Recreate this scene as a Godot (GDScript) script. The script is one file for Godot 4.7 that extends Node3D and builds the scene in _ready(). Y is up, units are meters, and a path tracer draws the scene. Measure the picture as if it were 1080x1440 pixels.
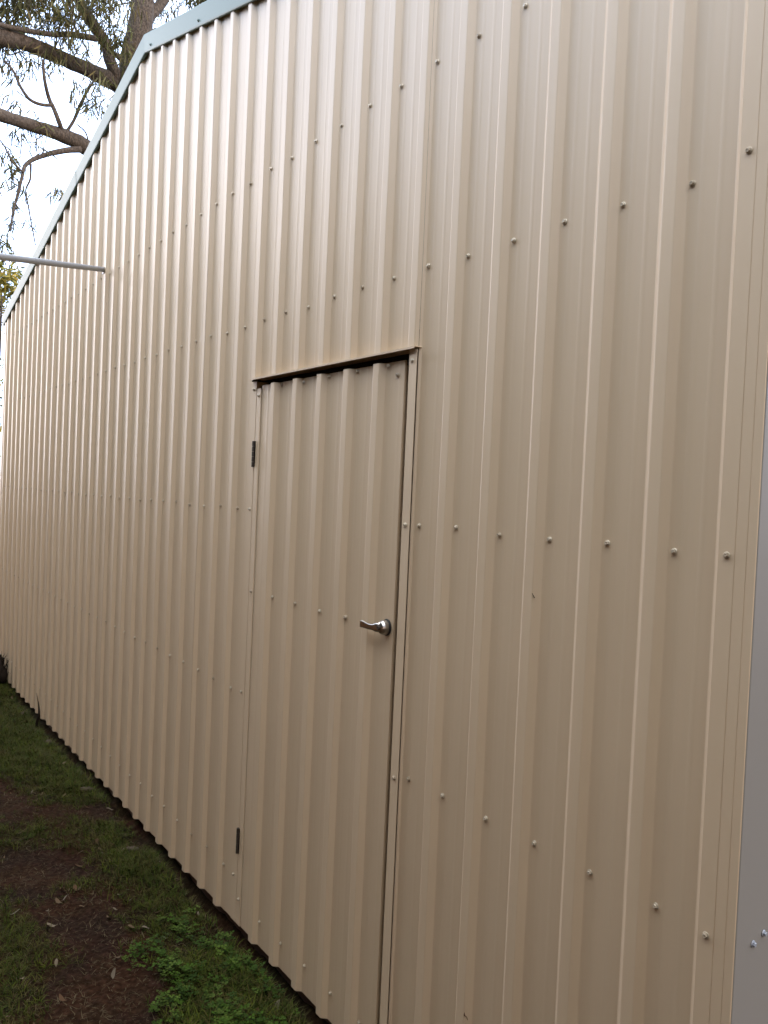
extends Node3D

const P := 0.152            # rib pitch of the wall sheets
const H := 0.016            # rib height
const Y0 := 1.61
const APEX := Vector2(-2.39, 3.681)
const SLOPE := 0.257
const XL := -5.60
const XR := 0.77
const DEPTH := 6.4
const SHEET_BOTTOM := 0.03

var rng := RandomNumberGenerator.new()
var n_low := FastNoiseLite.new()
var n_mid := FastNoiseLite.new()
var n_fine := FastNoiseLite.new()
var M := {}
var used := {}

# ---------------------------------------------------------------- helpers
func numbered(called: String) -> String:
	if not used.has(called):
		used[called] = 0
		return called
	used[called] += 1
	return "%s_%03d" % [called, used[called]]

func put(called: String, mesh: Mesh, m: Material, parent: Node, at := Vector3.ZERO) -> MeshInstance3D:
	var o := MeshInstance3D.new()
	o.name = numbered(called) if parent == self else called
	o.mesh = mesh
	if m:
		o.material_override = m
	o.position = at
	parent.add_child(o, true)
	return o

func thing(called: String, label: String, category: String, at := Vector3.ZERO, group := "") -> Node3D:
	var o := Node3D.new()
	o.name = numbered(called)
	o.position = at
	add_child(o, true)
	return tag(o, label, category, group)

func tag(o: Node3D, label: String, category: String, group := "", kind := "") -> Node3D:
	o.set_meta("label", label)
	o.set_meta("category", category)
	if group != "":
		o.set_meta("group", group)
	if kind != "":
		o.set_meta("kind", kind)
	return o

func lin(r: float, g: float, b: float) -> Color:
	return Color(r, g, b).linear_to_srgb()

func mat(c: Color, rough := 0.6, metal := 0.0) -> StandardMaterial3D:
	var m := StandardMaterial3D.new()
	m.albedo_color = c
	m.roughness = rough
	m.metallic = metal
	return m

func quad(st: SurfaceTool, a: Vector3, b: Vector3, c: Vector3, d: Vector3) -> void:
	# a b c d clockwise seen from the front
	for v in [a, b, c, a, c, d]:
		st.add_vertex(v)

func box(st: SurfaceTool, lo: Vector3, hi: Vector3, bev := 0.0) -> void:
	var b := minf(bev, 0.45 * minf(hi.x - lo.x, minf(hi.y - lo.y, hi.z - lo.z)))
	if b <= 0.0:
		quad(st, Vector3(lo.x, hi.y, hi.z), Vector3(hi.x, hi.y, hi.z), Vector3(hi.x, lo.y, hi.z), Vector3(lo.x, lo.y, hi.z))
		quad(st, Vector3(hi.x, hi.y, lo.z), Vector3(lo.x, hi.y, lo.z), Vector3(lo.x, lo.y, lo.z), Vector3(hi.x, lo.y, lo.z))
		quad(st, Vector3(hi.x, hi.y, hi.z), Vector3(hi.x, hi.y, lo.z), Vector3(hi.x, lo.y, lo.z), Vector3(hi.x, lo.y, hi.z))
		quad(st, Vector3(lo.x, hi.y, lo.z), Vector3(lo.x, hi.y, hi.z), Vector3(lo.x, lo.y, hi.z), Vector3(lo.x, lo.y, lo.z))
		quad(st, Vector3(lo.x, hi.y, lo.z), Vector3(hi.x, hi.y, lo.z), Vector3(hi.x, hi.y, hi.z), Vector3(lo.x, hi.y, hi.z))
		quad(st, Vector3(lo.x, lo.y, hi.z), Vector3(hi.x, lo.y, hi.z), Vector3(hi.x, lo.y, lo.z), Vector3(lo.x, lo.y, lo.z))
		return
	# bevelled: profile in xy swept over z with chamfered ends
	var rings := []
	for e in [[lo.z, b], [lo.z + b, 0.0], [hi.z - b, 0.0], [hi.z, b]]:
		var i: float = e[1]
		var x0 := lo.x + i
		var x1 := hi.x - i
		var y0 := lo.y + i
		var y1 := hi.y - i
		var c := b if i == 0.0 else 0.0006
		rings.append([Vector3(x0 + c, y0, e[0]), Vector3(x1 - c, y0, e[0]), Vector3(x1, y0 + c, e[0]), Vector3(x1, y1 - c, e[0]), Vector3(x1 - c, y1, e[0]), Vector3(x0 + c, y1, e[0]), Vector3(x0, y1 - c, e[0]), Vector3(x0, y0 + c, e[0])])
	for r in 3:
		for k in 8:
			quad(st, rings[r][k], rings[r + 1][k], rings[r + 1][(k + 1) % 8], rings[r][(k + 1) % 8])
	for k in range(1, 7):
		for v in [rings[3][0], rings[3][k + 1], rings[3][k]]:
			st.add_vertex(v)
		for v in [rings[0][0], rings[0][k], rings[0][k + 1]]:
			st.add_vertex(v)

func start(smooth := false) -> SurfaceTool:
	var st := SurfaceTool.new()
	st.begin(Mesh.PRIMITIVE_TRIANGLES)
	st.set_smooth_group(0 if smooth else -1)
	return st

func done(st: SurfaceTool) -> ArrayMesh:
	st.generate_normals()
	return st.commit()

func box_mesh(lo: Vector3, hi: Vector3, bev := 0.0) -> ArrayMesh:
	var st := start()
	box(st, lo, hi, bev)
	return done(st)

# a tapered, slightly knobbly tube through points; pts: [x, y, z, radius]
func tube(pts: Array, sides := 10, sub := 4, rough := 0.0, capped := true) -> ArrayMesh:
	var line := []
	for i in pts.size() - 1:
		var p0: Array = pts[maxi(i - 1, 0)]
		var p1: Array = pts[i]
		var p2: Array = pts[i + 1]
		var p3: Array = pts[mini(i + 2, pts.size() - 1)]
		for s in sub:
			var t := float(s) / sub
			var a := Vector3(p1[0], p1[1], p1[2]).cubic_interpolate(Vector3(p2[0], p2[1], p2[2]), Vector3(p0[0], p0[1], p0[2]), Vector3(p3[0], p3[1], p3[2]), t)
			line.append([a, lerpf(p1[3], p2[3], t)])
	var l: Array = pts[-1]
	line.append([Vector3(l[0], l[1], l[2]), l[3]])
	var st := start(true)
	var up := Vector3(0.31, 0.2, 0.93)
	var n := line.size()
	for i in n:
		var d: Vector3 = (line[mini(i + 1, n - 1)][0] - line[maxi(i - 1, 0)][0]).normalized()
		var u := up.cross(d).normalized()
		up = d.cross(u).normalized()
		for k in sides:
			var a := TAU * k / sides
			var dir := u * cos(a) + up * sin(a)
			var r: float = line[i][1]
			var q: Vector3 = line[i][0]
			if rough > 0.0:
				r *= 1.0 + rough * (n_fine.get_noise_3dv((q + dir * r) * 60.0) + 0.6 * n_mid.get_noise_3dv(q * 40.0 + dir * 3.0))
			st.set_uv(Vector2(float(k) / sides, i * 0.2))
			st.add_vertex(q + dir * r)
	for i in n - 1:
		for k in sides:
			var a := i * sides + k
			var b := i * sides + (k + 1) % sides
			for v in [a, b, a + sides, b, b + sides, a + sides]:
				st.add_index(v)
	if capped:
		for e in [0, n - 1]:
			st.add_vertex(line[e][0])
			var c: int = n * sides + (0 if e == 0 else 1)
			for k in sides:
				var a: int = e * sides + k
				var b: int = e * sides + (k + 1) % sides
				for v in ([c, b, a] if e == 0 else [c, a, b]):
					st.add_index(v)
	st.generate_normals()
	return st.commit()

# a lathe about +z: prof = [[radius, z], ...]
func lathe(prof: Array, sides := 16, smooth := true) -> ArrayMesh:
	var st := start(smooth)
	for i in prof.size() - 1:
		for k in sides:
			var a := TAU * k / sides
			var b := TAU * (k + 1) / sides
			var p := func(j, t): return Vector3(prof[j][0] * cos(t), prof[j][0] * sin(t), prof[j][1])
			if smooth:
				st.set_smooth_group(i)
			quad(st, p.call(i, a), p.call(i + 1, a), p.call(i + 1, b), p.call(i, b))
	return done(st)

# ---------------------------------------------------------------- ribbed sheet
func roof_y(x: float) -> float:
	return APEX.y - SLOPE * absf(x - APEX.x)

# cross-section of the sheet between x0 and x1: [x, z, normal]
func section(x0: float, x1: float, shift := 0.0) -> Array:
	var v := []
	var k0 := floori((x0 - shift) / P) - 1
	var k1 := ceili((x1 - shift) / P) + 2
	for k in range(k0, k1):
		var a := (k - 0.465) * P + shift
		var d := (k - 0.085) * P + shift
		v.append(Vector2(a, 0))
		v.append(Vector2(a + 0.0165, H))
		v.append(Vector2(d - 0.0135, H))
		v.append(Vector2(d, 0))
		var nx := (k + 1 - 0.465) * P + shift
		for f in [0.31, 0.69]:                     # two shallow flutes in each pan
			var m := lerpf(d, nx, f)
			v.append(Vector2(m - 0.006, 0))
			v.append(Vector2(m - 0.0022, 0.00045))
			v.append(Vector2(m + 0.0022, 0.00045))
			v.append(Vector2(m + 0.006, 0))
	var out := []
	for i in range(1, v.size() - 1):
		var e0: Vector2 = v[i] - v[i - 1]
		var e1: Vector2 = v[i + 1] - v[i]
		var r := minf(0.0024, 0.4 * minf(e0.length(), e1.length()))
		var m0 := Vector2(-e0.y, e0.x).normalized()
		var m1 := Vector2(-e1.y, e1.x).normalized()
		out.append([v[i].x - e0.normalized().x * r, v[i].y - e0.normalized().y * r, m0])
		out.append([v[i].x + e1.normalized().x * r, v[i].y + e1.normalized().y * r, m1])
	var cut := []
	for i in out.size():
		var x: float = out[i][0]
		if i > 0:
			for xe in [x0, x1]:
				var xa: float = out[i - 1][0]
				if xa < xe and x > xe:
					var t: float = (xe - xa) / (x - xa)
					cut.append([xe, lerpf(out[i - 1][1], out[i][1], t), out[i - 1][2].lerp(out[i][2], t).normalized()])
		if x >= x0 and x <= x1:
			cut.append(out[i])
	return cut

# the sheet itself; bottom and top are callables of x; slight waviness of the metal included
func sheet(x0: float, x1: float, bottom: Callable, top: Callable, rows := 26, lift := 0.0, shift := 0.0, seed_off := 0.0) -> ArrayMesh:
	var sec := section(x0, x1, shift)
	var st := SurfaceTool.new()
	st.begin(Mesh.PRIMITIVE_TRIANGLES)
	var w := sec.size()
	var wave := func(x: float, y: float) -> float: return 0.0016 * n_low.get_noise_2d(x * 60.0 + seed_off, y * 26.0) + 0.00035 * n_mid.get_noise_2d(x * 100.0, y * 22.0 + seed_off)
	for i in w:
		var x: float = sec[i][0]
		var yb: float = bottom.call(x)
		var yt: float = top.call(x)
		for j in rows + 1:
			var y := lerpf(yb, yt, float(j) / rows)
			var z: float = wave.call(x, y)
			var gx: float = (wave.call(x + 0.02, y) - z) / 0.02
			var gy: float = (wave.call(x, y + 0.02) - z) / 0.02
			var nn: Vector2 = sec[i][2]
			st.set_normal(Vector3(nn.x - gx * nn.y, -gy, nn.y + gx * nn.x).normalized())
			st.set_uv(Vector2(x + seed_off * 0.37, y))
			st.set_uv2(Vector2(x, y))
			st.add_vertex(Vector3(x, y, sec[i][1] + lift + z))
	for i in w - 1:
		for j in rows:
			var a := i * (rows + 1) + j
			var b := a + rows + 1
			for q in [a, a + 1, b + 1, a, b + 1, b]:
				st.add_index(q)
	st.generate_tangents()
	return st.commit()

# ---------------------------------------------------------------- materials
func noise_tex(freq: float, lo: Color, hi: Color, sd: int, w := 512, h := 512, oct := 4, bump := 0.0) -> NoiseTexture2D:
	var n := FastNoiseLite.new()
	n.seed = sd
	n.frequency = freq
	n.fractal_octaves = oct
	var t := NoiseTexture2D.new()
	t.width = w
	t.height = h
	t.seamless = true
	t.noise = n
	if bump > 0.0:
		t.as_normal_map = true
		t.bump_strength = bump
	else:
		var g := Gradient.new()
		g.set_color(0, lo)
		g.set_color(1, hi)
		t.color_ramp = g
	return t

# bright thin overcast, brightest round the low hidden sun
func overcast_sky(to_sun: Vector3) -> ImageTexture:
	var w := 512
	var h := 256
	var im := Image.create(w, h, false, Image.FORMAT_RGBF)
	var n := FastNoiseLite.new()
	n.seed = 77
	n.frequency = 1.1
	n.fractal_octaves = 5
	for j in h:
		var el := PI * (0.5 - (j + 0.5) / h)
		for i in w:
			var az := TAU * (i + 0.5) / w
			var d := Vector3(sin(az) * cos(el), sin(el), -cos(az) * cos(el))
			# Godot: u = 0.5 looks along -z
			d = Vector3(-sin(az) * cos(el), sin(el), cos(az) * cos(el))
			var cloud := 1.0 + 0.22 * n.get_noise_3d(d.x * 2.0, d.y * 4.0, d.z * 2.0)
			var c := maxf(d.dot(to_sun), 0.0)
			var glow := 0.16 * pow(c, 2.0) + 0.42 * pow(c, 9.0)
			var up := 0.72 + 0.28 * maxf(d.y, 0.0)
			var away := clampf(0.5 - 0.5 * d.dot(to_sun), 0.0, 1.0)
			var col := Vector3(0.82, 0.86, 0.95).lerp(Vector3(0.66, 0.80, 1.06), away) * up * cloud
			col *= Vector3(0.90, 0.99, 1.13).lerp(Vector3(1.06, 0.99, 0.86), smoothstep(0.35, 0.95, d.y)) + Vector3(0.95, 0.93, 0.89) * glow * cloud
			var low := exp(-pow(el / 0.19, 2.0)) * pow(c, 5.0)
			col += Vector3(3.6, 1.95, 0.72) * low
			if el < 0.0:
				col = Vector3(0.20, 0.17, 0.14)
			im.set_pixel(i, j, Color(col.x, col.y, col.z))
	return ImageTexture.create_from_image(im)

func make_materials() -> void:
	var cream := mat(lin(0.59, 0.447, 0.293), 0.36)
	cream.albedo_texture = noise_tex(0.012, Color(0.99, 0.989, 0.987), Color(1, 1, 1), 5, 512, 512, 5)
	cream.uv1_scale = Vector3(5.0, 0.22, 1)
	cream.roughness_texture = noise_tex(0.01, Color(0.93, 0.93, 0.93), Color(1, 1, 1), 9, 512, 512, 5)
	cream.roughness = 0.50
	cream.metallic_specular = 0.66
	M.cream = cream
	var flash := mat(lin(0.585, 0.443, 0.29), 0.5)
	flash.metallic_specular = 0.66
	M.flash = flash
	M.trim = mat(lin(0.155, 0.215, 0.185), 0.5)
	M.trim.metallic_specular = 0.35
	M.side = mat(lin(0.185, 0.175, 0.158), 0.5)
	M.screw = mat(lin(0.56, 0.48, 0.36), 0.32, 0.25)
	M.screw_worn = mat(lin(0.42, 0.34, 0.24), 0.45, 0.2)
	M.chrome = mat(lin(0.50, 0.47, 0.43), 0.28, 1.0)
	M.black = mat(lin(0.012, 0.011, 0.010), 0.5)
	M.hinge = mat(lin(0.045, 0.032, 0.022), 0.55, 0.3)
	M.galv = mat(lin(0.30, 0.32, 0.36), 0.45, 0.35)
	M.inside = mat(lin(0.02, 0.018, 0.015), 0.9)  # near-black, the shade behind the door gaps as a colour
	M.concrete = mat(lin(0.10, 0.055, 0.035), 0.95)
	var soil := mat(Color.WHITE, 0.95)
	soil.vertex_color_use_as_albedo = true
	soil.albedo_texture = noise_tex(0.02, Color(0.45, 0.42, 0.4), Color(1, 1, 1), 21, 1024, 1024, 6)
	soil.uv1_triplanar = true
	soil.uv1_world_triplanar = true
	soil.uv1_scale = Vector3(1.7, 1.7, 1.7)
	soil.normal_enabled = true
	soil.normal_texture = noise_tex(0.03, Color.BLACK, Color.WHITE, 22, 1024, 1024, 6, 9.0)
	soil.metallic_specular = 0.1
	M.soil = soil
	var bark := mat(lin(0.115, 0.088, 0.064), 0.95)
	bark.albedo_texture = noise_tex(0.02, Color(0.35, 0.33, 0.3), Color(1, 1, 1), 31, 512, 512, 5)
	bark.uv1_triplanar = true
	bark.uv1_scale = Vector3(4, 1.4, 4)
	bark.normal_enabled = true
	bark.normal_texture = noise_tex(0.03, Color.BLACK, Color.WHITE, 32, 512, 512, 5, 14.0)
	M.bark = bark
	for nm in [["leaf", Vector3(0.085, 0.080, 0.038)], ["shrub_leaf", Vector3(0.20, 0.17, 0.045)], ["grass", Vector3(1, 1, 1)]]:
		var c: Vector3 = nm[1]
		var m := mat(lin(c.x, c.y, c.z), 0.85)
		m.metallic_specular = 0.2
		m.vertex_color_use_as_albedo = true
		m.cull_mode = BaseMaterial3D.CULL_DISABLED
		m.backlight_enabled = true
		m.backlight = Color(0.18, 0.2, 0.08)
		M[nm[0]] = m
	M.shade_tree_leaf = M.leaf.duplicate()
	M.shade_tree_leaf.albedo_color = lin(0.05, 0.05, 0.022)
	M.shade_tree_leaf.backlight = Color(0.06, 0.06, 0.02)
	M.grass.backlight = Color(0.1, 0.12, 0.04)
	M.paling = mat(lin(0.44, 0.20, 0.07), 0.8)  # orange chosen for the warm bounce it throws on the lower wall
	var pt := noise_tex(0.02, Color(0.5, 0.47, 0.45), Color(1, 1, 1), 41, 256, 256, 5)
	M.paling.albedo_texture = pt
	M.paling.uv1_triplanar = true
	M.paling.uv1_world_triplanar = true
	M.paling.uv1_scale = Vector3(6, 0.5, 6)
	M.stone = mat(lin(0.075, 0.058, 0.042), 1.0)
	M.stone.metallic_specular = 0.1
	M.deadleaf = mat(lin(0.13, 0.05, 0.025), 0.7)
	M.dryleaf = mat(lin(0.17, 0.12, 0.075), 0.75)
	M.stick = mat(lin(0.02, 0.015, 0.011), 1.0)
	M.stick.metallic_specular = 0.1

# ---------------------------------------------------------------- the scene
func _ready() -> void:
	# camera
	var cam := Camera3D.new()
	cam.name = "camera"
	cam.position = Vector3(1.461, Y0, 1.292)
	cam.rotation_order = EULER_ORDER_YXZ
	cam.rotation = Vector3(-0.0238, 0.9386, 0.0444)
	cam.fov = 65.94
	cam.keep_aspect = Camera3D.KEEP_HEIGHT
	cam.near = 0.05
	cam.far = 900.0
	add_child(cam)
	cam.current = true
	# sky, sun, exposure
	var sky_mat := PanoramaSkyMaterial.new()
	sky_mat.panorama = overcast_sky(Vector3(-0.93, 0.20, 0.32).normalized())
	sky_mat.filter = true
	var sky := Sky.new()
	sky.sky_material = sky_mat
	var env := Environment.new()
	env.background_mode = Environment.BG_SKY
	env.sky = sky
	env.tonemap_mode = Environment.TONE_MAPPER_LINEAR
	env.tonemap_exposure = 5.0
	env.sdfgi_enabled = true
	env.ssao_enabled = true
	env.ssil_enabled = true
	var we := WorldEnvironment.new()
	we.name = "world_environment"
	we.environment = env
	add_child(we)
	var sun := DirectionalLight3D.new()
	sun.name = "sun"
	sun.light_energy = 0.15
	sun.light_color = Color(1.0, 0.93, 0.86)
	sun.light_angular_distance = 32.0
	sun.shadow_enabled = true
	add_child(sun)
	sun.look_at_from_position(Vector3.ZERO, Vector3(0.93, -0.20, -0.32), Vector3.UP)

	rng.seed = 11
	n_low.seed = 3
	n_low.frequency = 0.03
	n_mid.seed = 4
	n_mid.frequency = 0.06
	n_fine.seed = 6
	n_fine.frequency = 0.09
	make_materials()
	build_ground()
	build_shed()
	build_shade_fence()
	build_shade_trees()
	build_tree()
	build_shrub()
	build_tube()
	build_small()
	build_grass()

# ---------------------------------------------------------------- ground
func green_amount(x: float, z: float) -> float:
	var g := 0.40 + 0.62 * n_mid.get_noise_2d(x * 26.0, z * 34.0) + 0.35 * n_low.get_noise_2d(x * 40.0 + 9.0, z * 40.0)
	for s in [[-4.2, 0.15, 0.5, 0.55], [-3.4, 0.22, 0.5, 0.5], [-2.75, 0.2, 0.32, 0.45], [-2.15, 0.2, 0.24, 0.3], [-0.85, 0.12, 0.26, 0.75], [-0.62, 0.16, 0.3, 0.8], [-1.25, 0.12, 0.16, 0.35], [-1.75, 0.14, 0.16, 0.35],
			[-2.0, 0.5, 0.28, -0.6], [-2.38, 0.09, 0.14, -0.7], [-1.45, 0.44, 0.24, -0.7], [-0.98, 0.52, 0.3, -0.9], [-2.6, 0.55, 0.25, -0.5], [-5.2, 0.3, 0.5, -0.2], [-1.95, 0.08, 0.12, -0.2]]:
		var d: float = Vector2(x - s[0], (z - s[1]) * 1.3).length() / s[2]
		g += s[3] * clampf(1.15 - d, 0.0, 1.0)
	return clampf(g + 0.08, 0.0, 1.0)

func ground_y(x: float, z: float) -> float:
	var y := 0.018 * n_low.get_noise_2d(x * 22.0, z * 22.0) + 0.010 * n_mid.get_noise_2d(x * 60.0, z * 60.0) + 0.006 * n_fine.get_noise_2d(x * 170.0, z * 170.0)
	var near_wall := clampf(1.0 - absf(z - 0.005) / 0.055, 0.0, 1.0)
	y -= 0.055 * near_wall * clampf(0.75 + 1.2 * n_mid.get_noise_2d(x * 70.0, 5.0), 0.2, 1.2)
	y += 0.05 * smoothstep(-4.4, -5.3, x)
	if z < -0.05:
		y -= 0.04
	return y

func axis_lines(lo: float, hi: float, step: float, far: float) -> PackedFloat32Array:
	var a := PackedFloat32Array()
	var v := lo
	while v <= hi + 0.0001:
		a.append(v)
		v += step
	var s := step
	v = a[-1]
	while v < far:
		s *= 1.6
		v += s
		a.append(v)
	var b := PackedFloat32Array()
	s = step
	v = lo
	while v > -far:
		s *= 1.6
		v -= s
		b.append(v)
	b.reverse()
	b.append_array(a)
	return b

func build_ground() -> void:
	var xs := axis_lines(-6.2, 0.6, 0.025, 420.0)
	var zs := axis_lines(-0.12, 1.15, 0.0125, 420.0)
	var st := start(true)
	for x in xs:
		for z in zs:
			var g := green_amount(x, z)
			var t := clampf(0.5 + 1.3 * n_mid.get_noise_2d(x * 55.0 + 40.0, z * 55.0), 0.0, 1.0)
			var c := Color(0.058, 0.028, 0.017).lerp(Color(0.040, 0.027, 0.017), t)
			c = c.lerp(Color(0.026, 0.024, 0.010), g * 0.8)
			st.set_color(c)
			st.add_vertex(Vector3(x, ground_y(x, z), z))
	var w := zs.size()
	for i in xs.size() - 1:
		for j in w - 1:
			var a := i * w + j
			var b := a + w
			for q in [a, b, b + 1, a, b + 1, a + 1]:
				st.add_index(q)
	st.generate_normals()
	var o := put("ground", st.commit(), M.soil, self)
	o.set_meta("kind", "structure")
	o.set_meta("label", "dark red brown soil sparsely covered with grass along the shed wall")

# ---------------------------------------------------------------- shed
var screw_mesh: ArrayMesh

func screw(parent: Node3D, x: float, y: float, z: float, turn := Vector3.ZERO) -> MeshInstance3D:
	var o := put("screw", screw_mesh, M.screw, parent, Vector3(x, y, z))
	o.rotation = Vector3(rng.randf_range(-0.12, 0.12), rng.randf_range(-0.12, 0.12), rng.randf() * TAU) + turn
	o.scale = Vector3.ONE * 0.74
	if rng.randf() < 0.3:
		o.material_override = M.screw_worn
	return o

func build_shed() -> void:
	var st := start()
	st.append_from(lathe([[0.0082, 0.0], [0.0085, 0.0009], [0.0070, 0.0022], [0.0058, 0.0025]], 14), 0, Transform3D())
	st.append_from(lathe([[0.0055, 0.0022], [0.0055, 0.0066], [0.0046, 0.0076], [0.0030, 0.0076], [0.0028, 0.0070], [0.0, 0.0068]], 6, false), 0, Transform3D())
	screw_mesh = st.commit()
	var shed := thing("shed", "tall cream ribbed steel shed with a gable roof and a personal door", "shed", Vector3.ZERO)
	var top := func(x: float) -> float: return roof_y(x) + 0.045
	var low := func(_x: float) -> float: return SHEET_BOTTOM + 0.003 * n_mid.get_noise_1d(_x * 80.0)
	var head := func(x: float) -> float: return Y0 + (0.3865 if x > -1.1040 else 0.3790)
	var kx := func(k: float) -> float: return k * P
	var spans := []
	var k := -10.275
	spans.append([-10.275 * P, -1.1355, low])
	while k > -36.0:
		var nk := maxf(k - 4.0, XL / P)
		spans.append([nk * P, k * P, low])
		k -= 4.0
	spans.append([-1.1355, -4.275 * P, head])
	spans.append([-4.275 * P, -0.171, head])
	spans.append([-0.171, 1.725 * P, low])
	spans.append([1.725 * P, 0.7055, low])
	var sheets := []
	var n := 0
	for s in spans:
		var lap := 0.0
		if s[1] != -1.1355 and s[1] != -0.171 and s[1] < 0.7:
			lap = 0.012
		var o := put("wall_sheet", sheet(s[0], s[1] + lap, s[2], top, 30, 0.0007 * (n % 2), 0.0, n * 3.7), M.cream, shed)
		sheets.append([s[0], s[1], o])
		n += 1
	# rows of screws beside the ribs
	for row in [[2.7247, -99.0], [2.2015, -99.0], [1.5297, 0.0], [0.8647, 0.0], [0.1996, 0.0]]:
		for i in range(-36, 5):
			if row[1] == 0.0 and i > -8 and i < 0:
				continue
			var x: float = i * P + rng.randf_range(-0.003, 0.003)
			for s in sheets:
				if x >= s[0] and x < s[1]:
					screw(s[2], x, row[0] + rng.randf_range(-0.005, 0.005), 0.0016)
					break
	for e in [[-0.143, 1.530], [-0.138, 0.865], [-0.14, 0.195]]:
		screw(sheets[-2][2], e[0], e[1], 0.0016)
	# a small scratch through the paint
	put("scratch", box_mesh(Vector3(-0.0008, -0.008, 0), Vector3(0.0008, 0.008, 0.0012), 0.0003), M.hinge, sheets[-1][2], Vector3(0.279, 1.404, 0.0155)).rotation.z = 0.7

	# corner flashings
	var cf := start()
	var z1 := 0.0180
	var pr := [Vector2(0.7035, 0.0165), Vector2(0.7042, z1), Vector2(0.7335, z1), Vector2(0.7342, z1 - 0.0008), Vector2(0.7350, z1 - 0.0008), Vector2(0.7357, z1 + 0.0004), Vector2(0.7545, z1 + 0.0004), Vector2(0.7552, z1 - 0.0004), Vector2(0.7559, z1 - 0.0004), Vector2(0.7566, z1 + 0.0006), Vector2(0.7712, z1 + 0.0006), Vector2(0.7722, z1 - 0.0006)]
	for i in pr.size() - 1:
		quad(cf, Vector3(pr[i].x, roof_y(0.74), pr[i].y), Vector3(pr[i + 1].x, roof_y(0.74), pr[i + 1].y), Vector3(pr[i + 1].x, SHEET_BOTTOM, pr[i + 1].y), Vector3(pr[i].x, SHEET_BOTTOM, pr[i].y))
	var cfo := put("corner_flashing", done(cf), M.flash, shed)
	for y in [2.216, 1.530, 0.870, 0.197]:
		screw(cfo, 0.7205, y, z1 + 0.001)
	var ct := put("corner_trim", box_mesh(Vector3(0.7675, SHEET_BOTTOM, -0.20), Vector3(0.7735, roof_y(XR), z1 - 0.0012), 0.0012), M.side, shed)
	for e in [[0.8645, -0.037], [0.873, -0.071], [2.2, -0.04], [1.53, -0.04]]:
		screw(ct, 0.774, e[0], e[1], Vector3(0, PI / 2, 0)).material_override = M.galv
	put("corner_flashing", box_mesh(Vector3(XL - 0.004, SHEET_BOTTOM, -0.06), Vector3(XL + 0.05, roof_y(XL), 0.0185), 0.001), M.flash, shed)

	# the other walls, the roof, the floor slab
	var wy := func(_x: float) -> float: return roof_y(XR)
	var w1 := put("side_wall", sheet(0.0, DEPTH, low, wy, 6), M.cream, shed, Vector3(XR - 0.02, 0, 0))
	w1.rotation.y = PI / 2
	var w2 := put("side_wall", sheet(0.0, DEPTH, low, wy, 6), M.cream, shed, Vector3(XL + 0.02, 0, -DEPTH))
	w2.rotation.y = -PI / 2
	var w3 := put("rear_wall", sheet(-XR, -XL, low, func(x): return roof_y(-x), 6), M.cream, shed, Vector3(0, 0, -DEPTH))
	w3.rotation.y = PI
	var ang := atan(SLOPE)
	for s in [-1.0, 1.0]:
		var run := (XR - XL) * 0.5 + 0.06
		var r := put("roof_sheet", sheet(0.0, DEPTH + 0.04, func(_x): return -run / cos(ang), func(_x): return 0.0, 4), M.trim, shed, Vector3(APEX.x, APEX.y + 0.055, 0.02))
		# local x runs along the ridge, local y up the slope, local z out of the roof
		var yy := Vector3(-s * cos(ang), sin(ang), 0)
		var zz := Vector3(s * sin(ang), cos(ang), 0)
		var xx := yy.cross(zz)
		if s > 0:
			r.position.z = 0.02
		else:
			r.position.z = -DEPTH - 0.02
		r.basis = Basis(xx, yy, zz)
	put("slab", box_mesh(Vector3(XL + 0.03, -0.2, -DEPTH + 0.03), Vector3(XR - 0.03, 0.05, -0.030), 0.004), M.concrete, shed)
	# near-black pieces round the doorway: shade of the gaps put into their colour
	put("gap_shade_frame", gap_shade_frame(), M.inside, shed)

	# barge flashings along the two roof slopes
	for seg in [[APEX.x, -3.62, 0.0], [-3.55, XL - 0.05, 0.0012], [APEX.x, XR + 0.05, 0.0]]:
		var o := put("barge_flashing", barge(seg[0], seg[1], seg[2]), M.trim, shed)
		if seg[1] > 0.0:
			for x in [-2.30, -1.72, -1.1, -0.5, 0.1]:
				screw(o, x, roof_y(x) + 0.022, 0.0255).material_override = M.trim
	# gutters along both eaves
	for gx in [XL - 0.02, XR + 0.02]:
		var sg := -1.0 if gx < 0 else 1.0
		var gp := [Vector2(0.0, 0.10), Vector2(0.0, 0.0), Vector2(0.075, 0.0), Vector2(0.10, 0.03), Vector2(0.10, 0.075), Vector2(0.108, 0.082), Vector2(0.10, 0.09)]
		var gs := start()
		for i in gp.size() - 1:
			var a := Vector3(gx + sg * gp[i].x, gp[i].y, 0)
			var b := Vector3(gx + sg * gp[i + 1].x, gp[i + 1].y, 0)
			quad(gs, a, b, b + Vector3(0, 0, -DEPTH), a + Vector3(0, 0, -DEPTH))
		for i in range(1, gp.size() - 1):
			for v in [Vector3(gx, gp[0].y, 0), Vector3(gx + sg * gp[i].x, gp[i].y, 0), Vector3(gx + sg * gp[i + 1].x, gp[i + 1].y, 0)]:
				gs.add_vertex(v)
		put("gutter", done(gs), M.trim, shed, Vector3(0, roof_y(XR) - 0.09, 0.015))

	# head flashing over the door, and the jamb on its right
	var hs := start()
	box(hs, Vector3(-1.105, Y0 + 0.3845, -0.03), Vector3(-0.1655, Y0 + 0.3865, 0.0265), 0.0006)
	box(hs, Vector3(-1.105, Y0 + 0.3800, 0.0250), Vector3(-0.1655, Y0 + 0.3842, 0.0268), 0.0006)
	put("head_flashing", done(hs), M.flash, shed)
	var js := start()
	box(js, Vector3(-0.2015, SHEET_BOTTOM, 0.0125), Vector3(-0.1685, Y0 + 0.3800, 0.0142), 0.0006)
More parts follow.
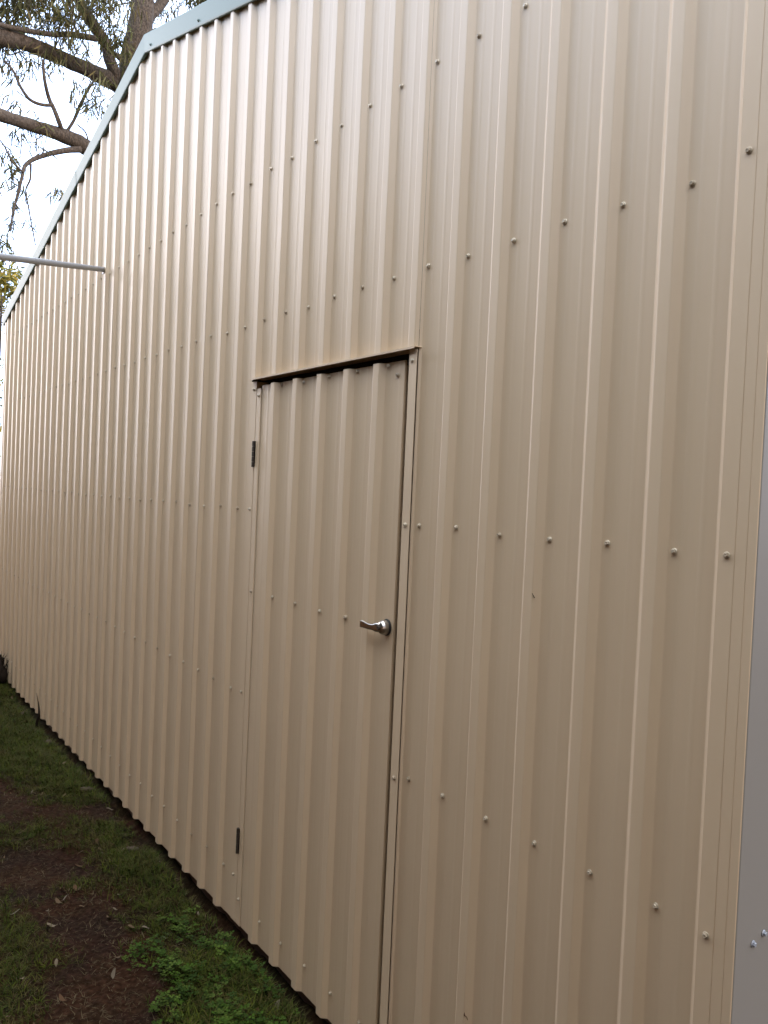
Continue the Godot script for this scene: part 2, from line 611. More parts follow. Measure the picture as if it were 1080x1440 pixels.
	box(js, Vector3(-0.2015, SHEET_BOTTOM, -0.045), Vector3(-0.1998, Y0 + 0.3795, 0.0122), 0.0004)
	var jl := start()
	box(jl, Vector3(-1.1045, SHEET_BOTTOM, -0.045), Vector3(-1.1018, Y0 + 0.3790, 0.0010), 0.0004)
	box(jl, Vector3(-1.1410, SHEET_BOTTOM, 0.0012), Vector3(-1.1018, Y0 + 0.3795, 0.0026), 0.0006)
	var jlo := put("door_jamb", done(jl), M.flash, shed)
	for e in [[-1.118, 1.531], [-1.126, 0.868], [-1.130, 0.196], [-1.120, 1.961]]:
		screw(jlo, e[0], e[1], 0.0028)
	var jo := put("door_jamb", done(js), M.flash, shed)
	for e in [[-0.186, 1.529], [-0.184, 0.855], [-0.187, 1.962], [-0.188, 0.166]]:
		screw(jo, e[0], e[1], 0.0147)
	build_door(shed)

func gap_shade_frame() -> ArrayMesh:
	var st := start()
	box(st, Vector3(-1.20, SHEET_BOTTOM, -0.10), Vector3(-1.085, Y0 + 0.45, -0.05))
	box(st, Vector3(-0.255, SHEET_BOTTOM, -0.10), Vector3(-0.15, Y0 + 0.45, -0.047))
	box(st, Vector3(-1.085, Y0 + 0.34, -0.10), Vector3(-0.255, Y0 + 0.45, -0.05))
	return done(st)

func barge(xa: float, xb: float, out: float) -> ArrayMesh:
	# [height above the lower edge, z]
	var pr := [[0.004, 0.006], [-0.002, 0.0185], [0.000, 0.0215], [0.003, 0.0225], [0.006, 0.0232], [0.078, 0.0290], [0.083, 0.0285], [0.086, 0.0255], [0.090, -0.12]]
	var st := start()
	for i in pr.size() - 1:
		var q := []
		for e in [[i + 1, xa], [i + 1, xb], [i, xb], [i, xa]]:
			q.append(Vector3(e[1], roof_y(e[1]) + pr[e[0]][0], pr[e[0]][1] + out))
		if xb < xa:
			q.reverse()
		quad(st, q[0], q[1], q[2], q[3])
	return done(st)

func build_door(shed: Node3D) -> void:
	var dtop := func(_x: float) -> float: return Y0 + 0.3605
	var dlow := func(_x: float) -> float: return SHEET_BOTTOM + 0.002
	var st := start()
	# stile on the hinge side: a folded channel
	box(st, Vector3(-1.0978, SHEET_BOTTOM, -0.022), Vector3(-1.0665, Y0 + 0.352, 0.0032), 0.0015)
	# the folded free edge and the back of the leaf
	box(st, Vector3(-0.2390, SHEET_BOTTOM, -0.007), Vector3(-0.2365, Y0 + 0.3605, 0.0005), 0.0008)
	box(st, Vector3(-1.06, SHEET_BOTTOM, -0.036), Vector3(-0.262, Y0 + 0.352, -0.026), 0.001)
	var door := put("door", sheet(-1.0622, -0.2365, dlow, dtop, 24, 0.0, -0.006, 51.0), M.cream, shed)
	put("door_stile", done(st), M.flash, door)
	for k in range(-6, -1):
		var x: float = k * P - 0.008
		for y in [Y0 + 0.349, Y0 - 0.371, Y0 - 1.491]:
			if k == -2 and y < Y0 and y > Y0 - 1.0:
				continue
			screw(door, x + rng.randf_range(-0.003, 0.003), y + rng.randf_range(-0.003, 0.003), 0.0016)
	for e in [[-0.266, Y0 + 0.323], [-0.471, Y0 - 0.371], [-0.262, Y0 - 1.49]]:
		screw(door, e[0], e[1], 0.0016)
	for y in [Y0 + 0.326, Y0 - 0.371, Y0 - 1.484]:
		screw(door, -1.078, y, 0.0034)
	# hinges: two leaves and a knuckled barrel
	var hinge_st := start()
	for i in 5:
		hinge_st.append_from(lathe([[0.0, 0.0], [0.0052, 0.0], [0.0058, 0.0012], [0.0058, 0.0166], [0.0052, 0.0178], [0.0, 0.0178]], 10), 0, Transform3D(Basis(Vector3.RIGHT, -PI / 2), Vector3(0, -0.047 + i * 0.0186, 0.006)))
	box(hinge_st, Vector3(-0.016, -0.045, -0.0005), Vector3(-0.005, 0.045, 0.0016), 0.0005)
	box(hinge_st, Vector3(0.004, -0.045, 0.0030), Vector3(0.010, 0.045, 0.0048), 0.0005)
	var hm := hinge_st.commit()
	for y in [Y0 + 0.120, Y0 - 1.278]:
		put("hinge", hm, M.hinge, door, Vector3(-1.1005, y, 0.0))
	# locking lever handle
	var hx := -0.262
	var hy := Y0 - 0.366
	var gasket := put("handle_gasket", lathe([[0.0, 0.0], [0.0225, 0.0], [0.0235, 0.002], [0.0225, 0.0055], [0.0, 0.0055]], 24), M.black, door, Vector3(hx, hy, 0.0012))
	gasket.scale = Vector3(0.82, 1.0, 1.0)
	put("handle_housing", lathe([[0.0200, 0.0], [0.0208, 0.006], [0.0195, 0.014], [0.0155, 0.0210], [0.0095, 0.0245], [0.0, 0.0255]], 24), M.chrome, door, Vector3(hx, hy, 0.005)).scale = Vector3(0.8, 1.0, 1.0)
	put("key_barrel", lathe([[0.0062, 0.0], [0.0062, 0.004], [0.0052, 0.005], [0.0012, 0.005], [0.0, 0.003]], 16), M.hinge, door, Vector3(hx, hy, 0.0285))
	var lv := start(true)
	# lever blade: swept towards the hinge side, thin, cranked outwards with a turned tip
	var path := [[-0.004, 0.000, 0.020, 0.0135, 0.0065], [-0.014, -0.001, 0.028, 0.0125, 0.0055], [-0.026, -0.002, 0.032, 0.0082, 0.0036], [-0.042, -0.003, 0.034, 0.0078, 0.0024], [-0.056, -0.002, 0.035, 0.0088, 0.0020], [-0.065, 0.000, 0.037, 0.0098, 0.0020], [-0.070, 0.001, 0.043, 0.0094, 0.0020]]
	for i in path.size():
		var p: Array = path[i]
		for c in 12:
			var a := TAU * c / 12.0
			var ca := signf(cos(a)) * pow(absf(cos(a)), 0.6)
			var sa := signf(sin(a)) * pow(absf(sin(a)), 0.6)
			lv.add_vertex(Vector3(p[0] + sa * p[4] * 0.35, p[1] + ca * p[3], p[2] + sa * p[4]))
	for i in path.size() - 1:
		for c in 12:
			var a := i * 12 + c
			var b := i * 12 + (c + 1) % 12
			for v in [a, a + 12, b, b, a + 12, b + 12]:
				lv.add_index(v)
	for e in [0, path.size() - 1]:
		for c in range(1, 11):
			for v in ([e * 12, e * 12 + c, e * 12 + c + 1] if e == 0 else [e * 12, e * 12 + c + 1, e * 12 + c]):
				lv.add_index(v)
	lv.generate_normals()
	put("door_handle", lv.commit(), M.chrome, door, Vector3(hx, hy, 0.0))

# ---------------------------------------------------------------- unseen blockers added opposite the wall to shape its light
func build_shade_fence() -> void:
	var f := thing("added_shade_fence", "added unseen brown paling fence shading the ground and warming light on the cream wall", "fence", Vector3(-5.0, 0, 2.3))  # added out of view to shade the ground and bounce warm light
	var variants := []
	for i in 4:
		variants.append(box_mesh(Vector3(-0.048, 0.0, -0.008), Vector3(0.048, 1.62 + 0.02 * i, 0.008), 0.003))
	var n := 0
	for i in 170:
		var x := -8.0 + i * 0.105
		var o := put("paling", variants[rng.randi() % 4], M.paling, f, Vector3(x, 0.02, (i % 2) * 0.006))
		o.rotation.z = rng.randf_range(-0.008, 0.008)
		n += 1
	for y in [0.35, 1.35]:
		put("rail", box_mesh(Vector3(-8.1, y, 0.016), Vector3(9.95, y + 0.07, 0.06), 0.004), M.paling, f)
	for i in 7:
		put("post", box_mesh(Vector3(-0.05, -0.3, 0.062), Vector3(0.05, 1.5, 0.16), 0.005), M.paling, f, Vector3(-7.9 + i * 2.8, 0, 0))

func leaf_cloud(centres: Array, leaf: Mesh, m: Material, parent: Node3D, called: String, down: float, cols: Array, size := Vector2(0.8, 1.25)) -> MultiMeshInstance3D:
	var mm := MultiMesh.new()
	mm.transform_format = MultiMesh.TRANSFORM_3D
	mm.use_colors = true
	mm.mesh = leaf
	var total := 0
	for c in centres:
		total += int(c[4])
	mm.instance_count = total
	var i := 0
	for c in centres:
		for k in int(c[4]):
			var p := Vector3(c[0], c[1], c[2]) + Vector3(rng.randfn(), rng.randfn(), rng.randfn()) * float(c[3]) * 0.75
			var d := Vector3(rng.randfn() * 0.55, -down + rng.randfn() * 0.45, rng.randfn() * 0.55).normalized()
			var s := Vector3(rng.randfn(), rng.randfn(), rng.randfn()).cross(d).normalized()
			var b := Basis(s, d, s.cross(d)).scaled_local(Vector3.ONE * rng.randf_range(size.x, size.y))
			mm.set_instance_transform(i, Transform3D(b, p))
			var col: Color = cols[rng.randi() % cols.size()]
			mm.set_instance_color(i, col * rng.randf_range(0.75, 1.2))
			i += 1
	var o := MultiMeshInstance3D.new()
	o.name = numbered(called) if parent == self else called
	o.multimesh = mm
	o.material_override = m
	o.set_meta("kind", "stuff")
	parent.add_child(o, true)
	return o

func leaf_mesh(length: float, width: float, curve := 0.15) -> ArrayMesh:
	var st := start(true)
	var w := [0.25, 0.9, 1.0, 0.6, 0.04]
	for i in 5:
		var t := i / 4.0
		for s in [-1.0, 1.0]:
			st.add_vertex(Vector3(s * width * 0.5 * w[i] + curve * length * t * t, length * t, 0.12 * width * (1.0 if i % 2 else -1.0)))
	for i in 4:
		for v in [i * 2, i * 2 + 2, i * 2 + 1, i * 2 + 1, i * 2 + 2, i * 2 + 3]:
			st.add_index(v)
	st.generate_normals()
	return st.commit()

func build_shade_trees() -> void:
	# bushy trees added out of view, blocking sky light from wall and ground
	var lf := leaf_mesh(0.26, 0.13)
	var spots := [[-8.1, 2.95, "farthest along the fence"], [-5.8, 3.0, "second farthest along the fence"], [-3.5, 2.95, "third farthest along the fence"], [-1.2, 3.0, "facing the shed door"], [1.1, 2.95, "behind the viewer's place"], [3.4, 3.0, "past the near shed corner"], [5.7, 2.95, "at the fence's near end"],
		[5.4, 0.4, "first one back from the fence"], [5.6, -3.2, "second one back from the fence"], [5.4, -6.4, "last one back from the fence"]]
	for s in spots:
		var t := thing("added_shade_tree", "added unseen bushy dark green tree blocking light from the wall, " + s[2], "tree", Vector3(s[0] + rng.randf_range(-0.2, 0.2), 0, s[1]), "added unseen light blocking trees")
		var hgt := rng.randf_range(4.2, 4.7) + (0.4 if s[0] > 5.0 else 0.0)
		put("trunk", tube([[0, -0.1, 0, 0.13], [0.05, 1.0, 0.03, 0.11], [0, 2.0, 0, 0.08], [0.05, hgt - 0.4, 0, 0.03]], 8, 3, 0.2), M.bark, t)
		var cs := []
		for k in 84:
			cs.append([rng.randf_range(-1.25, 1.25), rng.randf_range(0.6, hgt - 0.25), rng.randf_range(-0.45, 0.6), 0.30, 75])
		leaf_cloud(cs, lf, M.shade_tree_leaf, t, "crown", 0.3, [Color(1, 1, 1), Color(0.8, 0.9, 0.7)])

# ---------------------------------------------------------------- the big tree
func build_tree() -> void:
	var base := Vector3(-8.05, 0, -1.72)
	var t := thing("gum_tree", "big rough barked tree with drooping sparse foliage behind the shed", "tree", base)
	var at := func(pts: Array) -> Array:
		var o := []
		for p in pts:
			o.append([p[0] - base.x, p[1], p[2] - base.z, p[3]])
		return o
	put("trunk", tube(at.call([[-8.0, -0.2, -1.75, 0.34], [-8.02, 0.4, -1.72, 0.27], [-8.05, 2.5, -1.74, 0.215], [-8.06, 4.6, -1.72, 0.185], [-8.07, 6.06, -1.72, 0.165], [-8.07, 6.68, -1.72, 0.146], [-8.05, 7.11, -1.79, 0.134], [-8.06, 7.65, -1.78, 0.127], [-8.09, 8.29, -1.68, 0.121], [-8.0, 9.6, -1.6, 0.08], [-8.2, 10.8, -1.5, 0.03]]), 14, 6, 0.14), M.bark, t)
	var limbs := [
		[[-8.09, 6.21, -1.68, 0.111], [-8.13, 6.30, -1.54, 0.102], [-8.03, 6.29, -1.17, 0.086], [-7.91, 6.27, -0.79, 0.076], [-7.76, 6.21, -0.51, 0.079], [-7.61, 6.12, -0.24, 0.086], [-7.46, 6.00, 0.14, 0.076], [-7.2, 5.95, 0.9, 0.05], [-7.1, 6.3, 1.5, 0.02]],
		[[-8.12, 6.28, -1.58, 0.065], [-8.05, 6.44, -1.46, 0.069], [-8.07, 6.66, -1.39, 0.070], [-8.01, 6.81, -1.22, 0.065], [-7.95, 6.98, -1.05, 0.060], [-7.88, 7.28, -0.90, 0.056], [-7.7, 8.0, -0.6, 0.03]],
		[[-8.00, 6.65, -1.26, 0.037], [-7.87, 6.53, -0.96, 0.032], [-7.72, 6.38, -0.74, 0.026], [-7.58, 6.24, -0.39, 0.026], [-7.43, 6.13, -0.11, 0.021]],
		[[-8.08, 5.51, -1.70, 0.108], [-8.00, 5.39, -1.27, 0.097], [-7.85, 5.38, -1.06, 0.086], [-7.80, 5.38, -0.83, 0.077], [-7.75, 5.37, -0.60, 0.068], [-7.59, 5.31, -0.36, 0.062], [-7.43, 5.25, -0.14, 0.065], [-7.27, 5.21, 0.20, 0.060], [-7.1, 5.3, 0.9, 0.03]],
		[[-7.79, 5.41, -0.89, 0.026], [-7.70, 5.48, -0.82, 0.026], [-7.71, 5.60, -0.77, 0.024], [-7.72, 5.70, -0.72, 0.021], [-7.63, 5.84, -0.65, 0.017], [-7.64, 6.04, -0.63, 0.013]],
		[[-7.71, 5.63, -0.76, 0.019], [-7.64, 5.57, -0.63, 0.019], [-7.56, 5.55, -0.50, 0.017], [-7.58, 5.66, -0.41, 0.015], [-7.59, 5.80, -0.34, 0.013], [-7.61, 5.89, -0.25, 0.011]],
		[[-7.78, 5.41, -0.92, 0.019], [-7.76, 5.55, -0.99, 0.017], [-7.84, 5.79, -1.08, 0.018], [-7.83, 5.94, -1.14, 0.013], [-7.81, 6.09, -1.21, 0.011]],
		[[-7.91, 5.43, -1.20, 0.009], [-7.92, 5.54, -1.16, 0.009], [-7.95, 5.61, -1.07, 0.007]],
		[[-7.84, 5.30, -1.09, 0.043], [-7.78, 5.20, -0.89, 0.030], [-7.73, 5.08, -0.69, 0.025], [-7.66, 4.92, -0.51, 0.021], [-7.57, 4.73, -0.45, 0.016], [-7.58, 4.56, -0.42, 0.016], [-7.59, 4.35, -0.38, 0.012], [-7.59, 4.16, -0.36, 0.008]],
		[[-7.66, 4.93, -0.55, 0.012], [-7.66, 4.77, -0.55, 0.010], [-7.66, 4.64, -0.51, 0.008], [-7.66, 4.48, -0.54, 0.008], [-7.65, 4.28, -0.58, 0.007], [-7.64, 4.08, -0.62, 0.006]],
		[[-7.57, 4.79, -0.46, 0.012], [-7.49, 4.84, -0.34, 0.010], [-7.51, 4.99, -0.26, 0.008], [-7.52, 5.07, -0.18, 0.008]],
		[[-8.08, 6.47, -1.71, 0.037], [-8.02, 6.53, -1.57, 0.032], [-8.05, 6.60, -1.44, 0.028]],
		[[-8.04, 7.08, -1.82, 0.067], [-8.17, 7.45, -2.07, 0.059], [-8.30, 7.91, -2.30, 0.051], [-8.6, 8.6, -2.8, 0.03]],
	]
	for l in limbs:
		put("branch", tube(at.call(l), 9, 5, 0.16), M.bark, t)
	var cl := [[-7.72, 6.75, -0.90, 0.17, 70], [-8.61, 7.09, -1.05, 0.19, 70], [-7.49, 6.72, -0.24, 0.17, 70], [-8.00, 7.34, -0.78, 0.18, 70], [-8.25, 7.44, -1.17, 0.19, 70], [-8.10, 7.50, -1.04, 0.19, 70], [-7.80, 6.83, -0.48, 0.17, 70], [-7.47, 6.89, -1.05, 0.17, 70], [-7.74, 6.71, -0.90, 0.17, 70], [-8.77, 7.38, -0.61, 0.19, 70], [-8.43, 7.46, -1.79, 0.19, 70], [-7.32, 6.94, -1.23, 0.17, 70], [-7.78, 6.96, -1.07, 0.18, 70], [-8.08, 6.98, -0.49, 0.18, 70], [-8.05, 7.07, -0.54, 0.18, 70], [-7.59, 6.96, -1.34, 0.18, 70], [-7.68, 6.75, -0.49, 0.17, 70], [-7.52, 6.58, -0.35, 0.17, 70], [-8.35, 7.33, -0.93, 0.19, 70], [-8.22, 7.17, -1.34, 0.19, 70], [-7.85, 6.75, -0.66, 0.18, 70], [-7.94, 7.17, -0.98, 0.18, 70], [-8.86, 7.44, -0.38, 0.19, 70], [-8.34, 6.92, -0.55, 0.18, 70], [-8.10, 7.25, -1.26, 0.18, 70], [-7.72, 6.91, -0.19, 0.17, 70], [-8.18, 7.76, -2.03, 0.17, 90], [-9.18, 8.56, -2.87, 0.19, 90], [-8.78, 8.16, -2.88, 0.19, 90], [-9.14, 7.96, -2.51, 0.19, 90], [-8.95, 8.33, -3.01, 0.19, 90], [-9.04, 8.29, -3.07, 0.19, 90], [-8.59, 8.11, -2.74, 0.18, 90], [-9.01, 8.26, -2.37, 0.19, 90]]
	var cl2 := [[-7.81, 6.45, -0.27, 0.13, 140], [-7.81, 6.16, -0.27, 0.12, 120], [-7.80, 6.29, -0.34, 0.11, 80], [-7.74, 6.53, -0.64, 0.15, 60], [-7.68, 6.48, -0.88, 0.14, 60], [-7.65, 6.37, -1.02, 0.11, 50], [-7.57, 6.55, -1.30, 0.13, 70], [-7.54, 6.46, -1.41, 0.11, 60], [-7.51, 6.30, -1.52, 0.09, 50], [-7.76, 6.04, -0.51, 0.09, 40], [-7.80, 5.91, -0.32, 0.13, 50], [-7.78, 5.88, -0.45, 0.07, 25], [-7.74, 6.12, -0.65, 0.07, 16], [-7.71, 6.07, -0.77, 0.07, 20], [-7.65, 5.90, -1.00, 0.07, 20], [-7.62, 5.95, -1.13, 0.09, 35], [-7.60, 5.80, -1.20, 0.10, 45], [-7.63, 5.70, -1.11, 0.08, 25], [-7.66, 5.76, -0.97, 0.06, 22], [-7.79, 5.60, -0.39, 0.06, 16], [-7.75, 5.46, -0.57, 0.07, 20], [-7.74, 5.36, -0.64, 0.06, 22], [-7.76, 5.26, -0.54, 0.08, 22], [-7.78, 5.30, -0.44, 0.06, 18], [-7.80, 5.02, -0.31, 0.09, 36], [-7.79, 4.89, -0.38, 0.09, 40], [-7.80, 4.79, -0.30, 0.07, 24], [-7.77, 4.71, -0.47, 0.04, 14], [-7.78, 4.53, -0.44, 0.04, 18], [-7.78, 4.33, -0.40, 0.04, 20], [-7.76, 4.66, -0.56, 0.04, 8], [-7.75, 4.37, -0.59, 0.04, 10], [-7.70, 4.73, -0.83, 0.05, 28], [-7.68, 4.71, -0.90, 0.04, 14], [-7.80, 4.11, -0.33, 0.07, 40], [-7.73, 5.18, -0.68, 0.06, 14], [-7.73, 6.20, -0.68, 0.11, 30], [-7.67, 6.23, -0.92, 0.08, 20], [-7.59, 6.04, -1.24, 0.07, 24], [-7.58, 5.66, -1.29, 0.06, 16]]
	# the rest of the crown, higher up and further round
	var cl3 := []
	for i in 70:
		var a := rng.randf() * TAU
		var r := sqrt(rng.randf()) * 2.6
		var y := rng.randf_range(8.6, 11.2)
		cl3.append([-8.0 + cos(a) * r, y, -1.7 + sin(a) * r, 0.3, 50])
	var all := []
	for c in cl + cl2 + cl3:
		all.append([c[0] - base.x, c[1], c[2] - base.z, c[3], c[4] * (1.7 if c[1] > 6.4 and c[1] < 8.7 else 1.15)])
	leaf_cloud(all, leaf_mesh(0.145, 0.0135), M.leaf, t, "foliage", 1.0, [Color(1, 1, 1), Color(0.85, 0.95, 0.75), Color(1.15, 1.0, 0.9), Color(0.7, 0.75, 0.65)])
	# fine twigs through the clusters
	var tw := start(true)
	var twig_list := []
	for c in all:
		if c[4] > 10:
			for k in maxi(2, int(c[4] / 13)):
				var p := Vector3(c[0], c[1], c[2]) + Vector3(rng.randfn(), rng.randfn(), rng.randfn()) * float(c[3]) * 0.6
				var d := Vector3(rng.randfn() * 0.6, -0.6 + rng.randfn() * 0.6, rng.randfn() * 0.6).normalized() * rng.randf_range(0.15, 0.35)
				var q := p + d * 0.5 + Vector3(rng.randfn(), rng.randfn(), rng.randfn()) * 0.03
				var e := p + d
				twig_list.append(tube([[p.x, p.y, p.z, 0.0040], [q.x, q.y, q.z, 0.0030], [e.x, e.y, e.z, 0.0016]], 4, 2, 0.0, false))
	for m in twig_list:
		tw.append_from(m, 0, Transform3D())
	put("twigs", tw.commit(), M.bark, t).set_meta("kind", "stuff")

func build_shrub() -> void:
	var base := Vector3(-11.8, 0, -0.9)
	var t := thing("golden_bush", "tall olive gold leafy bush far left beyond the shed corner", "bush", base)
	for i in 4:
		var a := i * 1.6
		put("stem", tube([[0.1 * cos(a), -0.1, 0.1 * sin(a), 0.05], [0.3 * cos(a), 1.5, 0.3 * sin(a), 0.04], [0.7 * cos(a), 3.0, 0.7 * sin(a), 0.025], [0.8 * cos(a), 4.2, 0.9 * sin(a), 0.01]], 7, 3, 0.15), M.bark, t)
	var cs := []
	for k in 90:
		var y := rng.randf_range(0.6, 4.75)
		var r := 1.35 * sqrt(clampf(1.05 - absf(y - 2.4) / 2.6, 0.05, 1.0))
		var a := rng.randf() * TAU
		var q := sqrt(rng.randf()) * r
		cs.append([cos(a) * q, y, sin(a) * q, 0.17, 60])
	leaf_cloud(cs, leaf_mesh(0.12, 0.03), M.shrub_leaf, t, "foliage", 0.5, [Color(1, 1, 1), Color(0.75, 0.85, 0.7), Color(1.2, 1.05, 0.7), Color(0.5, 0.55, 0.5)])

# ---------------------------------------------------------------- tube, small things
func build_tube() -> void:
	var a := Vector3(-2.954, 2.755, 0.018)
	var b := Vector3(-1.889, 2.450, 0.713)
	var c := a + (b - a) * 1.5
	var st := start(true)
	st.append_from(tube([[0, 0, 0, 0.0135], [(b - a).x, (b - a).y, (b - a).z, 0.0135], [(c - a).x, (c - a).y, (c - a).z, 0.0135]], 14, 3), 0, Transform3D())
	var t := thing("metal_tube", "straight grey metal tube sticking out from high on the cream wall", "pole", a)
	put("tube", st.commit(), M.galv, t)
	var cap := put("end_bracket", box_mesh(Vector3(-0.016, -0.024, -0.0015), Vector3(0.016, 0.012, 0.004), 0.001), M.galv, t)
	cap.position = Vector3(0, 0, -0.002)

func blob(r: Vector3, sd: int, rough := 0.25) -> ArrayMesh:
	var s := SphereMesh.new()
	s.radial_segments = 14
	s.rings = 8
	s.radius = 1.0
	s.height = 2.0
	var arr := s.get_mesh_arrays()
	var v: PackedVector3Array = arr[Mesh.ARRAY_VERTEX]
	for i in v.size():
		var n := n_fine.get_noise_3dv(v[i] * 9.0 + Vector3.ONE * sd * 7.0) + 0.5 * n_fine.get_noise_3dv(v[i] * 25.0 + Vector3.ONE * sd * 3.0)
		v[i] = v[i] * r * (1.0 + rough * n * 2.0)
	arr[Mesh.ARRAY_VERTEX] = v
	var m := ArrayMesh.new()
	m.add_surface_from_arrays(Mesh.PRIMITIVE_TRIANGLES, arr)
	var st := SurfaceTool.new()
	st.create_from(m, 0)
	st.generate_normals()
	return st.commit()

func build_small() -> void:
	# stones along the foot of the wall
	var n := 0
	for s in [[-3.56, 0.075, 0.036, "pale flat stone by the wall foot beside the brightest grass, left end"], [-2.67, 0.09, 0.036, "small pale stone at the wall foot midway along the grass strip"], [-4.24, 0.07, 0.03, "tiny grey stone farthest along the wall foot"], [-1.9, 0.115, 0.03, "tan stone half buried in soil at the wall foot near the door hinge"]]:
		var x: float = s[0]
		var z: float = s[1]
		var o := put("stone", blob(Vector3(s[2], s[2] * 0.45, s[2] * 0.7), n, 0.3), M.stone, self, Vector3(x, ground_y(x, z) + 0.006, z))
		o.rotation.y = n * 1.3
		tag(o, s[3], "stone", "stones along the wall foot")
		n += 1
	# curved dark stem leaning on the wall
	var st := put("curved_stem", tube([[0, 0, 0.0, 0.009], [0.02, 0.05, 0.0, 0.008], [0.03, 0.09, -0.005, 0.006], [-0.02, 0.135, -0.012, 0.004], [-0.13, 0.185, -0.022, 0.0015]], 7, 4, 0.2), M.stick, self, Vector3(-3.93, 0.0, 0.055))
	tag(st, "thin dark curved stem leaning against the far part of the wall foot", "stem")
	# dark clump of weeds at the far end of the wall
	var wc := thing("weed_clump", "black withered weed clump at the far left end of the wall", "weed", Vector3(-5.12, 0.03, 0.075))
	put("clump", blob(Vector3(0.16, 0.13, 0.05), 5, 0.35), M.stick, wc, Vector3(0, 0.06, 0))
	var cs := []
	for k in 10:
		cs.append([rng.randf_range(-0.2, 0.25), rng.randf_range(0.04, 0.1), rng.randf_range(-0.04, 0.05), 0.03, 14])
	var o2 := leaf_cloud(cs, leaf_mesh(0.13, 0.008), M.stick, wc, "blades", -1.2, [Color(1, 1, 1)])
	o2.material_override = M.stick
	# a shrivelled leaf caught on the wall, low down, right of the door
	var lf := put("dead_leaf", leaf_mesh(0.030, 0.010, 0.5), M.deadleaf, self, Vector3(0.131, 0.372, 0.004))
	lf.rotation = Vector3(0.5, 0.3, 0.6)
	tag(lf, "tiny shrivelled red brown leaf stuck low on the wall right of the door", "leaf")

# ---------------------------------------------------------------- grass
func tuft(blades: int, hgt: float, spread: float, wide: float, sd: int) -> ArrayMesh:
	var r := RandomNumberGenerator.new()
	r.seed = sd
	var st := start(true)
	var base := 0
	for b in blades:
		var a := r.randf() * TAU
		var dir := Vector3(cos(a), 0, sin(a))
		var side := Vector3(-sin(a), 0, cos(a))
		var h := hgt * r.randf_range(0.55, 1.15)
		var lean := spread * r.randf_range(0.4, 1.3)
		var p0 := dir * r.randf() * 0.012 + side * r.randfn() * 0.008
		for i in 4:
			var t := i / 3.0
			var w := wide * (1.0 - t * t * 0.94)
			var p := p0 + dir * lean * t * t + Vector3.UP * h * (t - 0.32 * t * t)
			st.add_vertex(p - side * w)
			st.add_vertex(p + side * w)
		for i in 3:
			var q := base + i * 2
			for v in [q, q + 2, q + 1, q + 1, q + 2, q + 3]:
				st.add_index(v)
		base += 8
	st.generate_normals()
	return st.commit()

func sow(called: String, label: String, meshes: Array, places: Array, cols: Array) -> void:
	var holder := thing(called, label, called.replace("_", " "))
	holder.set_meta("kind", "stuff")
	for i in meshes.size():
		var mine := []
		for k in range(i, places.size(), meshes.size()):
			mine.append(places[k])
		var mm := MultiMesh.new()
		mm.transform_format = MultiMesh.TRANSFORM_3D
		mm.use_colors = true
		mm.mesh = meshes[i]
		mm.instance_count = mine.size()
		for k in mine.size():
			var p: Array = mine[k]
			var b := Basis(Vector3.UP, rng.randf() * TAU).rotated(Vector3(rng.randfn(), 0, rng.randfn()).normalized(), rng.randfn() * 0.2)
			mm.set_instance_transform(k, Transform3D(b.scaled_local(Vector3.ONE * p[1]), p[0]))
			var c: Color = cols[rng.randi() % cols.size()]
			mm.set_instance_color(k, c * rng.randf_range(0.7, 1.25))
		var o := MultiMeshInstance3D.new()
		o.name = "blades"
		o.multimesh = mm
		o.material_override = M.grass
		o.set_meta("kind", "stuff")
		holder.add_child(o, true)

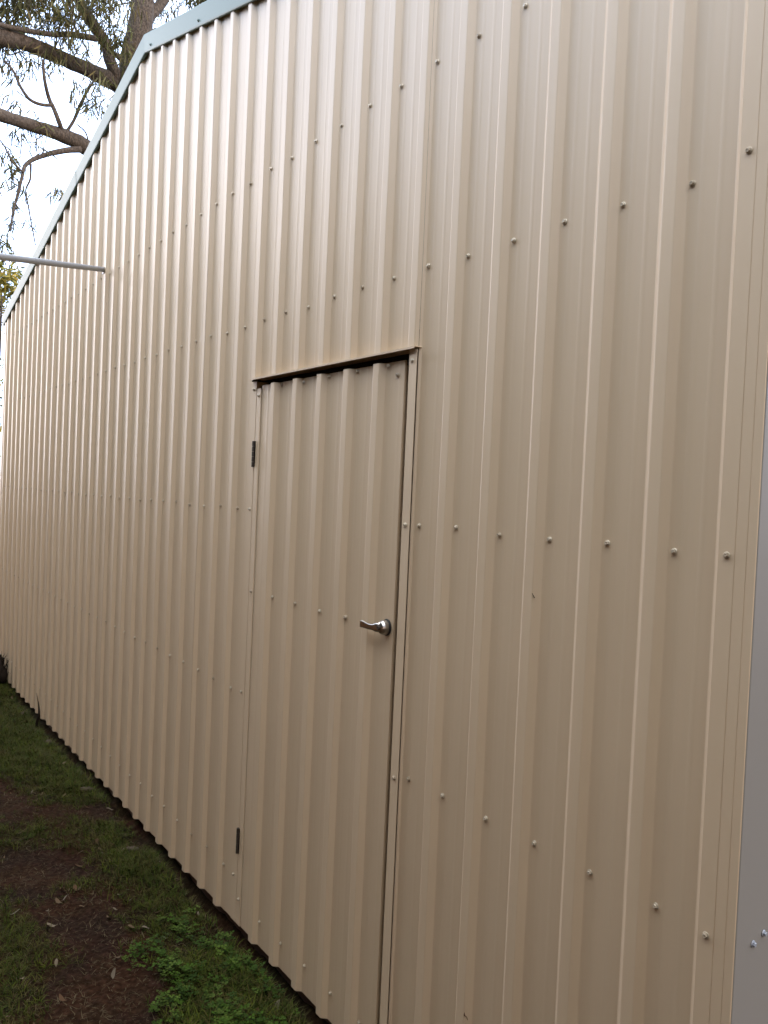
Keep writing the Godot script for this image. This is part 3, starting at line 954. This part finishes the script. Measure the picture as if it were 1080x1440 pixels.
func build_grass() -> void:
	var green := []
	var dry := []
	var weed := []
	for i in 60000:
		var x := rng.randf_range(-6.0, -0.2)
		var z := rng.randf_range(0.035, 1.05)
		var g := green_amount(x, z)
		if z < 0.075 and rng.randf() < 0.4:
			continue
		var p := Vector3(x, ground_y(x, z) - 0.003, z)
		if rng.randf() < pow(g, 1.4) * 0.85:
			green.append([p, rng.randf_range(0.55, 1.15) * (0.65 + 0.5 * g)])
		elif rng.randf() < 0.2:
			dry.append([p, rng.randf_range(0.4, 1.0)])
	for i in 2600:
		var a := rng.randf() * TAU
		var r := sqrt(rng.randf())
		var x := -0.75 + cos(a) * r * 0.55
		var z := 0.17 + sin(a) * r * 0.30
		if z > 0.05 and rng.randf() < 0.8 * (1.1 - r) * clampf(0.4 + 2.2 * n_mid.get_noise_2d(x * 120.0, z * 120.0), 0.02, 1.0):
			weed.append([Vector3(x, ground_y(x, z) + 0.004, z), rng.randf_range(0.6, 1.25)])
	sow("green_grass", "patchy short green grass growing along the foot of the cream wall", [tuft(7, 0.040, 0.030, 0.0016, 1), tuft(8, 0.030, 0.040, 0.0014, 2), tuft(5, 0.055, 0.040, 0.0017, 3), tuft(9, 0.024, 0.022, 0.0013, 4)], green, [Color(0.040, 0.056, 0.008), Color(0.032, 0.045, 0.008), Color(0.062, 0.074, 0.010), Color(0.048, 0.042, 0.012), Color(0.07, 0.06, 0.02)])
	sow("dry_grass", "dead straw coloured grass lying on bare soil", [tuft(5, 0.014, 0.026, 0.0012, 5), tuft(3, 0.009, 0.036, 0.0012, 6)], dry, [Color(0.070, 0.050, 0.028), Color(0.05, 0.034, 0.018), Color(0.11, 0.085, 0.048)])
	var litter := []
	for i in 420:
		var x := rng.randf_range(-5.2, -0.3)
		var z := rng.randf_range(0.03, 0.9)
		if z > 0.25 and rng.randf() < 0.5:
			continue
		litter.append([Vector3(x, ground_y(x, z) + 0.006, z), rng.randf_range(0.4, 1.1)])
	sow("leaf_litter", "scattered dry brown leaves and bits lying in the grass by the wall", [flat_leaf(1), flat_leaf(2)], litter, [Color(0.11, 0.075, 0.045), Color(0.07, 0.04, 0.022), Color(0.15, 0.12, 0.085)])
	sow("clover", "bright green low leafy weeds in front of the door", [clover(1), clover(2)], weed, [Color(0.036, 0.070, 0.008), Color(0.026, 0.050, 0.008), Color(0.055, 0.085, 0.014)])

func clover(sd: int) -> ArrayMesh:
	var r := RandomNumberGenerator.new()
	r.seed = sd * 77
	var st := start(true)
	var base := 0
	for b in 5:
		var a := r.randf() * TAU
		var c := Vector3(cos(a), 0, sin(a)) * r.randf_range(0.006, 0.022) + Vector3.UP * r.randf_range(0.012, 0.034)
		for l in 3:
			var t := a + l * TAU / 3.0
			var d := Vector3(cos(t), r.randf_range(-0.1, 0.45), sin(t)).normalized()
			var s := Vector3.UP.cross(d).normalized()
			var ln := r.randf_range(0.008, 0.012)
			for v in [c, c + d * ln * 0.6 - s * ln * 0.42, c + d * ln, c + d * ln * 0.6 + s * ln * 0.42]:
				st.add_vertex(v)
			for v in [0, 1, 2, 0, 2, 3]:
				st.add_index(base + v)
			base += 4
	st.generate_normals()
	return st.commit()

func flat_leaf(sd: int) -> ArrayMesh:
	var r := RandomNumberGenerator.new()
	r.seed = sd * 31
	var st := start(true)
	var ln := 0.034
	var w := [0.1, 0.8, 1.0, 0.7, 0.05]
	for i in 5:
		var t := i / 4.0
		for s in [-1.0, 1.0]:
			st.add_vertex(Vector3(s * 0.0075 * w[i] + 0.008 * t * t * sd, 0.004 + 0.007 * sin(t * 4.0 + sd) + r.randf() * 0.002, ln * (t - 0.5)))
	for i in 4:
		for v in [i * 2, i * 2 + 2, i * 2 + 1, i * 2 + 1, i * 2 + 2, i * 2 + 3]:
			st.add_index(v)
	st.generate_normals()
	return st.commit()
